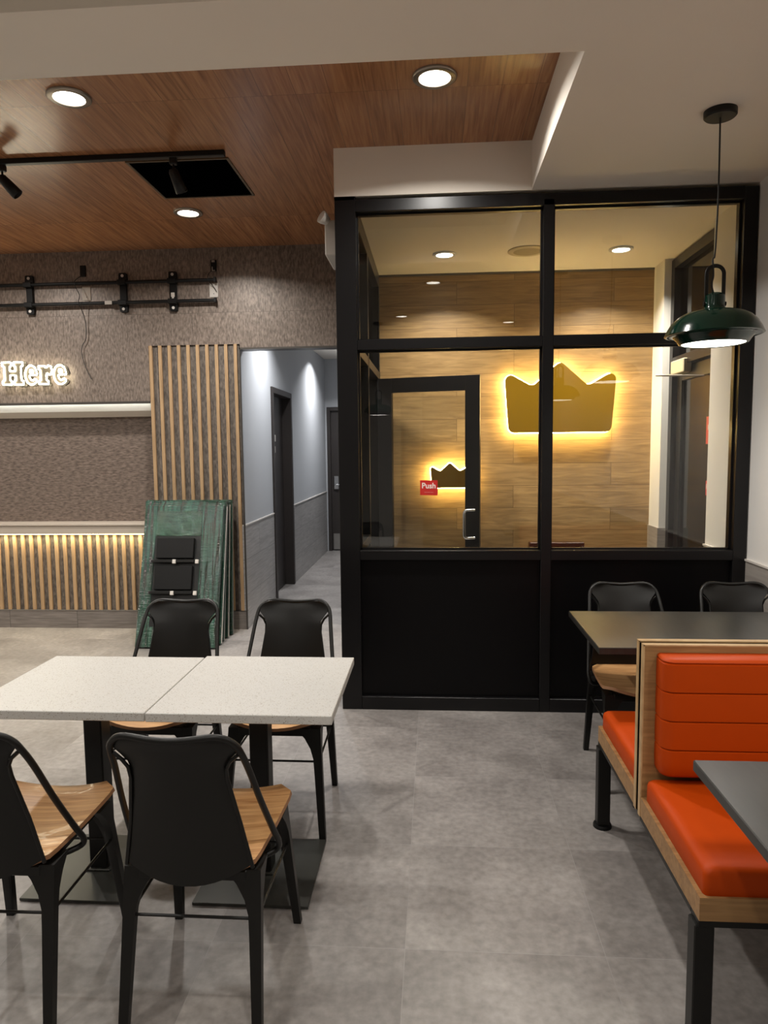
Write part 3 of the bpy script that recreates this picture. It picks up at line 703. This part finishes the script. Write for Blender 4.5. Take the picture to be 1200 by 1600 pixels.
for ch, x0, wd in (('H', -3.645, .183), ('e', -3.446, .106), ('r', -3.326, .116), ('e', -3.196, .112),
                   ('r', -3.835, .116), ('e', -3.955, .106), ('d', -4.082, .106), ('r', -4.212, .110), ('O', -4.42, .183)):
    letter(ch, x0, 2.113, wd, .187 if ch in 'HO' else .156)

# ================================================================= CROWNS on the plank wall
def crown(cx, zb, wt, label, rod=0.05):
    k = wt / 0.90
    yf = YB - .098
    P = [(-.45, .505), (-.412, 0.0), (.412, 0.0), (.45, .505), (.222, .375), (0, .575), (-.222, .375)]
    P = [(a * k, b_ * k) for a, b_ in P]
    R = [.046 * k, .05 * k, .05 * k, .046 * k, .05 * k, .045 * k, .05 * k]
    pts = fillet(P, R, 7)
    pts = [(cx + a, zb + b_) for a, b_ in pts]
    t = empty('crown_sign', (cx, YB, zb), label=label, cat='sign')
    o = MB().prism(pts, yf, yf + .03, 'XZ', .002, 1).build('crown_face', M['crown'], t, 30); o.matrix_parent_inverse = Matrix.Translation(-t.location)
    c = Vector((cx, 0, zb + .26 * k)); s = 1 - .018 / k * .5
    o = MB().tube([(c.x + (a - c.x) * s, yf + .036, c.z + (b_ - c.z) * s) for a, b_ in pts], .007, 6, closed=True).build('halo_strip', M['halo'], t, 60); o.matrix_parent_inverse = Matrix.Translation(-t.location)
    for a in (-.3, .3):
        o = MB().tube([(cx + a * k, yf + .02, zb + .12 * k), (cx + a * k, YB, zb + .12 * k)], .006, 8).build('stand_off', M['black_metal'], t); o.matrix_parent_inverse = Matrix.Translation(-t.location)
crown(1.006, 1.655, .885, 'large mustard crown sign with a glowing edge on the oak plank wall')
crown(0.130, 1.215, .325, 'small mustard crown sign glowing behind the open glass door')

hv = empty('air_vent', (1.0, YB, 0.3), label='dark brown framed vent low on the oak plank wall behind the mullion', cat='vent')
b = MB()
for a0, a1, c0, c1 in ((-.22, .22, .43, .46), (-.22, .22, .05, .08), (-.22, -.19, .08, .43), (.19, .22, .08, .43)): b.box(a0, a1, -.07, 0, c0, c1, .003)
b.build('vent_frame', M['maroon'], hv)
b = MB().box(-.19, .19, -.03, 0, .08, .43)
for k in range(8): b.box(-.19, .19, -.055, -.03, .09 + k * .043, .112 + k * .043, .002)
b.build('vent_grille', M['maroon'], hv)

# ================================================================= WRAPPED PANELS
names = ['front one with black brackets', 'second from the front', 'middle one', 'fourth from the front', 'rearmost, against the slats']
ybs = [5.25, 5.355, 5.46, 5.565, 5.668]; yts = [5.585, 5.632, 5.68, 5.727, 5.775]
xs = [(-2.345, -1.700), (-2.37, -1.690), (-2.39, -1.700), (-2.40, -1.695), (-2.42, -1.685)]
hts = [1.09, 1.105, 1.12, 1.115, 1.125]
for i in range(5):
    t = empty('wrapped_panel', ((xs[i][0] + xs[i][1]) / 2, ybs[i], 0), label='display panel in green wrap leaning on the slats, ' + names[i], cat='wrapped panel', group='green wrapped display panels leaning on the slats')
    lean = math.atan2(yts[i] - ybs[i], hts[i]); L_ = math.hypot(yts[i] - ybs[i], hts[i])
    t.rotation_euler = (-lean, 0, 0)
    hw = (xs[i][1] - xs[i][0]) / 2
    T = .040
    sgn = math.sin(lean) * T
    t.location.z = sgn
    if i == 0:
        MB().box(-hw + .002, hw - .002, 0.003, T, 0, L_, .003).build('panel_body', plain('black_display_back', (26, 27, 27), .4), t)
        b = MB().box(-hw, -hw + .10, -.002, T, 0, L_, .004).box(hw - .17, hw, -.002, T, 0, L_, .004).box(-hw + .1, hw - .17, -.002, T, L_ - .06, L_, .004).box(-hw + .1, hw - .17, -.002, T, 0, .16, .004)
        b.build('wrap_border', M['film'], t)
        for z0, z1 in ((.70, .865), (.45, .64)):
            q = MB().box(-hw + .125, hw - .215, -.030, .003, z0, z1, .004).build('mount_plate', M['black_plastic'], t)
            MB().box(-hw + .09, hw - .20, -.040, -.012, z0 - .035, z0 - .012, .003).build('mount_bar', M['black_metal'], q)
            for xx in (-.04, .145): MB().box(xx - .014, xx + .014, -.048, -.030, z0 - .045, z0 - .012, .003).build('clip', M['white_plastic'], q)
        MB().box(-hw + .1, hw - .17, -.004, -.003, .885, L_ - .05).build('wrap_sheet', M['film_clear'], t, 0)
    else:
        MB().box(-hw, hw, 0, T, 0, L_, .005).build('wrap', M['film'], t)
        MB().box(hw - .001, hw + .003, .012, .024, .01, L_ - .03).build('edge_strip', M['white_plastic'] if i in (1, 3) else M['trim_metal'], t)

# ================================================================= CHAIRS
def make_chair(x, y, rz, label):
    """local: front = +Y, origin on the floor under the seat centre"""
    t = empty('dining_chair', (x, y, 0), rz, label=label, cat='chair', group='black metal chairs with plywood seats')
    # seat: thin curved plywood
    nu, nv = 13, 13
    def seat_pt(u, v, dz=0):      # u -1..1 across, v 0 rear .. 1 front
        hw = .170 + .034 * v
        # rounded outline at the corners
        yy = -.200 + .412 * v
        if v > .85: hw -= .045 * ((v - .85) / .15) ** 3
        if v < .12: hw -= .030 * ((.12 - v) / .12) ** 2
        yy += (.018 if v > .5 else -.022) * (1 - u * u) * abs(v - .5) * 2
        z = .452 + .013 * (u * u) * (0.4 + .6 * v) - .009 * (1 - abs(v - .45) * 2) * (1 - u * u)
        z += .016 * max(0, v - .4) ** 1.5 * 2 - .016 * max(0, v - .86) / .14 * (1 - u * u)
        return Vector((u * hw, yy, z + dz))
    g = [[seat_pt(-1 + 2 * j / (nu - 1), i / (nv - 1)) for j in range(nu)] for i in range(nv)]
    st_ = MB().sheet(g, .013).build('seat', M['oak_seat'], t, 50, mats=[M['oak_seat'], M['ply_edge']])
    for p in st_.data.polygons:
        if abs(p.normal.z) < .5: p.material_index = 1
    # back shell
    def back(z):
        s = (z - .44) / .40            # 0 bottom .. 1 top
        return -.192 - .030 * s - .058 * s * s
    prof = [(.461, .171), (.51, .160), (.58, .147), (.66, .135), (.715, .127), (.745, .124), (.765, .128), (.785, .142), (.805, .158), (.825, .155), (.842, .140), (.852, .118)]
    g = []
    for z, hw in prof:
        row = []
        for j in range(15):
            u = -1 + 2 * j / 14
            zz = z - (.050 * (1 - u * u) if z < .47 else 0)
            zz -= .008 * (1 - u * u) if z > .84 else 0
            row.append(Vector((u * hw, back(z) - .030 * (1 - u * u), zz)))
        g.append(row)
    MB().sheet(g, .004).build('backrest', M['black_metal'], t, 60)
    # tube frame over the top and down to the seat sides
    def fp(x_, z): return (x_, back(z) - .030 * (1 - (x_ / .17) ** 2) * (1 if abs(x_) < .16 else 0), z)
    half = [(.105, .850), (.135, .843), (.155, .826), (.167, .800)]
    path = [(.150, -.075, .402), (.178, -.055, .405), (.203, -.045, .418), (.211, -.060, .447), (.205, -.095, .50), (.190, -.165, .62), (.176, -.225, .735)]
    path += [fp(a, z) for a, z in half[::-1]] + [fp(.05, .845), fp(0, .842)]
    full = path + [(-p[0], p[1], p[2]) for p in path[::-1][1:]]
    MB().tube(smooth_path(full, 4), .0088, 8).build('back_frame', M['black_metal'], t, 60)
    # shell side rims
    for s in (1, -1):
        MB().tube([(s * .160, back(.79) , .79), (s * .140, back(.775) - .004, .772), (s * .127, back(.75) - .004, .748), (s * .126, back(.72) - .002, .715), (s * .147, back(.58), .58), (s * .171, back(.45), .45)], .0055, 6).build('back_rim', M['black_metal'], t, 60)
    # under-seat frame
    b = MB()
    for s in (1, -1): b.box(s * .145 - .014, s * .145 + .014, -.165, .165, .405, .436, .004)
    b.box(-.15, .15, .150, .178, .400, .436, .004); b.box(-.15, .15, -.180, -.152, .400, .432, .004)
    b.build('seat_frame', M['black_metal'], t)
    # legs: tapered pressed steel with a flare towards the middle
    for sx in (1, -1):
        for sy in (1, -1):
            top = Vector((sx * .172, sy * .160, .432)); bot = Vector((sx * (.199 if sy > 0 else .182), sy * .232, .0))
            rings = []
            for k in range(12):
                u = k / 11
                c = top.lerp(bot, u)
                wi = .013 + .060 * max(0, 1 - u / .30) ** 2.0        # flare inwards along x
                wo = .015 - .003 * u
                wy = .015 - .004 * u; wb = .013 + .05 * max(0, 1 - u / .25) ** 2.0
                x0 = c.x + sx * wo; x1 = c.x - sx * (wi + .009 * (1 - u))
                y0_ = c.y + sy * wy; y1_ = c.y - sy * wb
                rr = .005
                pts = [(x0, y0_), (x1, y0_), (x1, y1_ if False else c.y - sy * .010), (c.x - sx * .012, c.y - sy * .012), (c.x - sx * .010, y1_), (x0, y1_)]
                rings.append([(px, py, c.z) for px, py in pts])
            MB().loft(rings).build('leg', M['black_metal'], t, 40)
    # stretchers
    b = MB(); z = .300; q = (.432 - z) / .432
    fx = .172 + .027 * q; rx = .172 + .010 * q; yy = .160 + .072 * q
    for s in (1, -1): b.tube([(s * fx, yy, z), (s * rx, -yy, z)], .0045, 6)
    b.tube([(-fx, yy, z), (fx, yy, z)], .0045, 6).tube([(-rx, -yy, z), (rx, -yy, z)], .0045, 6)
    b.build('stretcher', M['black_metal'], t)
    return t
ch0 = make_chair(-0.652, 1.93, 0, 'near chair seen from behind, tucked under the right white speckled table')
def chair(x, y, rz, label):
    c = dup(ch0, label=label); c.location = (x, y, 0); c.rotation_euler = (0, 0, rz); return c
chair(-1.222, 1.92, math.radians(1), 'near chair seen from behind at the left edge, at the left white speckled table')
chair(-1.165, 2.865, PI, 'far chair facing us behind the left speckled table, before the green wrapped panels')
chair(-0.645, 2.877, PI, 'far chair facing us behind the right white speckled table, in front of the corridor')
chair(0.95, 3.315, PI, 'left chair behind the far grey table, in front of the black infill panel')
chair(1.50, 3.325, PI, 'right chair behind the far grey table, beside the right wall')

# ================================================================= TABLES
def white_table(x0, x1, y0, y1, bx, by, label):
    t = empty('dining_table', (bx, by, 0), label=label, cat='table', group='white speckled square tables')
    o = MB().box(x0 - bx, x1 - bx, y0 - by, y1 - by, .732, .76, .002).build('tabletop', M['quartz'], t)
    MB().box(-.034, .034, -.034, .034, .012, .722, .003).box(.010, .030, -.0365, -.034, .02, .72).build('column', M['black_metal'], t)
    MB().box(-.2, .2, -.21, .2, .002, .012, .001).box(-.045, .045, -.045, .045, .012, .020, .002).build('base_plate', M['base_plate'], t)
    MB().box(-.17, .17, -.025, .025, .718, .732, .002).box(-.025, .025, -.17, .17, .718, .732, .002).build('top_bracket', M['black_metal'], t)
    b = MB()
    for sx in (1, -1):
        for sy in (1, -1): b.lathe([(.014, 0), (.014, .003)], (sx * .17, sy * .17, 0), 12, True)
    b.build('foot_glide', M['black_plastic'], t)
    return t
white_table(-0.8735, -0.305, 2.005, 2.592, -.630, 2.43, 'right white speckled square table on a black column base')
white_table(-1.462, -0.8765, 2.008, 2.572, -1.237, 2.42, 'left white speckled square table on a black column base')
def grey_table(x0, x1, y0, y1, label):
    cx, cy = (x0 + x1) / 2, (y0 + y1) / 2
    t = empty('booth_table', (cx, cy, 0), label=label, cat='table', group='dark grey booth tables')
    MB().box(x0 - cx, x1 - cx, y0 - cy, y1 - cy, .732, .76, .0025).build('tabletop', M['laminate'], t)
    MB().box(-.034, .034, -.154, -.086, .012, .722, .003).build('column', M['black_metal'], t)
    MB().box(-.25, .25, -.15, -.09, .718, .732, .002).build('top_bracket', M['black_metal'], t)
    MB().box(-.20, .20, -.225, -.015, 0, .012, .002).build('base_plate', M['base_plate'], t)
    return t
grey_table(0.641, 1.735, 2.755, 3.378, 'far dark grey rectangular table between the orange bench and two chairs')
grey_table(0.646, 1.735, 1.135, 1.758, 'near dark grey table cut by the right edge of the picture')

# ================================================================= BENCHES
def bench(yb, s, label):
    """yb = front face of its back panel, s = -1 sits towards the camera, +1 away from it"""
    t = empty('booth_bench', (0, yb, 0), label=label, cat='bench', group='back to back orange booth benches')
    x0, x1 = .662, 1.735
    d = .515
    yy = lambda v: s * v     # distance in front of the back panel
    def bx(mb, xa, xb, a, c, z0, z1, bev=0.0):
        mb.box(xa, xb, min(yy(a), yy(c)), max(yy(a), yy(c)), z0, z1, bev); return mb
    bx(MB(), x0 + .004, x1, 0, -.023, .35, .912).build('back_panel', M['oak_panel'], t)
    b = MB(); bx(b, x0, x0 + .0045, .0005, -.0235, .345, .916); bx(b, x0, x1, .0005, -.0235, .912, .916)
    b.build('edge_band', M['oak_edge'], t)
    # apron
    bx(MB(), x0 + .0025, x1, -.0235, -.0365, .347, .911).build('gap_core', M['dark_void'], t)  # black core put in so the gap between the panels stays dark
    b = MB(); bx(b, x0 + .001, x0 + .02, .0, d - .0205, .350, .412); bx(b, x0 + .001, x1, d - .02, d, .350, .412)
    b.build('apron', M['oak_panel'], t)
    bx(MB(), x0 + .004, x1, .0, d - .02, .352, .405).build('seat_board', M['ply_edge'], t)
    # seat cushion
    cx, cy = (x0 + .014 + x1) / 2, yy((.012 + d - .008) / 2)
    hw, hd = (x1 - x0 - .014) / 2, (d - .020) / 2
    rings = []
    for z, ins, r in ((.406, .003, .012), (.412, 0, .014), (.464, 0, .016), (.474, .002, .018), (.481, .008, .02), (.4845, .016, .022), (.486, .03, .03)):
        rings.append([(a, c, z) for a, c in rrect(cx, cy, hw - ins, hd - ins, r)])
    MB().loft(rings).build('seat_cushion', M['vinyl'], t, 50)
    # back cushion with channels
    z0, z1 = .512, .892; n = 4; pitch = (z1 - .014 - z0) / n
    rings = []; cxx = (x0 + .040 + x1) / 2; hw = (x1 - x0 - .040) / 2; T = .082
    prof = [(z0, .018), (z0 + .004, .009), (z0 + .012, .003)]
    for k in range(n):
        a, c = z0 + k * pitch, z0 + (k + 1) * pitch
        if k: prof += [(a - .0010, .0075), (a + .0010, .0075), (a + .0035, .0010)]
        prof += [((a + c) / 2, 0.0), (c - .0035, .0010)]
    prof += [(z1 - .0155, .0055), (z1 - .0125, .0055), (z1 - .009, .002), (z1 - .004, .006), (z1, .016)]
    for z, ins in prof:
        f_in = T - ins; r = .030
        # outline: flat at the panel, rounded at the front corners
        o_ = fillet([(cxx - hw + ins * .6, yy(.001)), (cxx + hw, yy(.001)), (cxx + hw, yy(f_in)), (cxx - hw + ins * .6, yy(f_in))], [0.001, .001, .001, .045], 8)
        rings.append([(a, c, z) for a, c in o_])
    MB().loft(rings).build('back_cushion', M['vinyl'], t, 50)
    # steel frame: rails and legs
    b = MB(); bx(b, x0 - .006 + .006, x1, d - .055, d - .003, .330, .350, .002); bx(b, x0, x0 + .05, .0, d - .055, .335, .350, .002)
    b.build('steel_rail', M['black_metal'], t)
    for xx in (x0 - .008, x1 - .06):
        lg = bx(MB(), xx, xx + .05, d - .052, d - .004, .012, .335, .003).build('leg', M['black_metal'], t)
        MB().lathe([(.0001, .014), (.034, .014), (.037, .008), (.037, 0), (.0001, 0)], (xx + .025, yy(d - .028), 0), 24).build('foot_glide', M['black_plastic'], lg)
    lg = bx(MB(), x1 - .35, x1 - .30, .06, .11, .012, .335, .003).build('leg', M['black_metal'], t)
    MB().lathe([(.0001, .014), (.034, .014), (.037, .008), (.037, 0), (.0001, 0)], (x1 - .325, yy(.085), 0), 24).build('foot_glide', M['black_plastic'], lg)
    return t
bench(2.246, -1, 'near orange vinyl bench with a channelled backrest facing us')
bench(2.319, 1, 'far orange vinyl bench with its oak back turned to us')
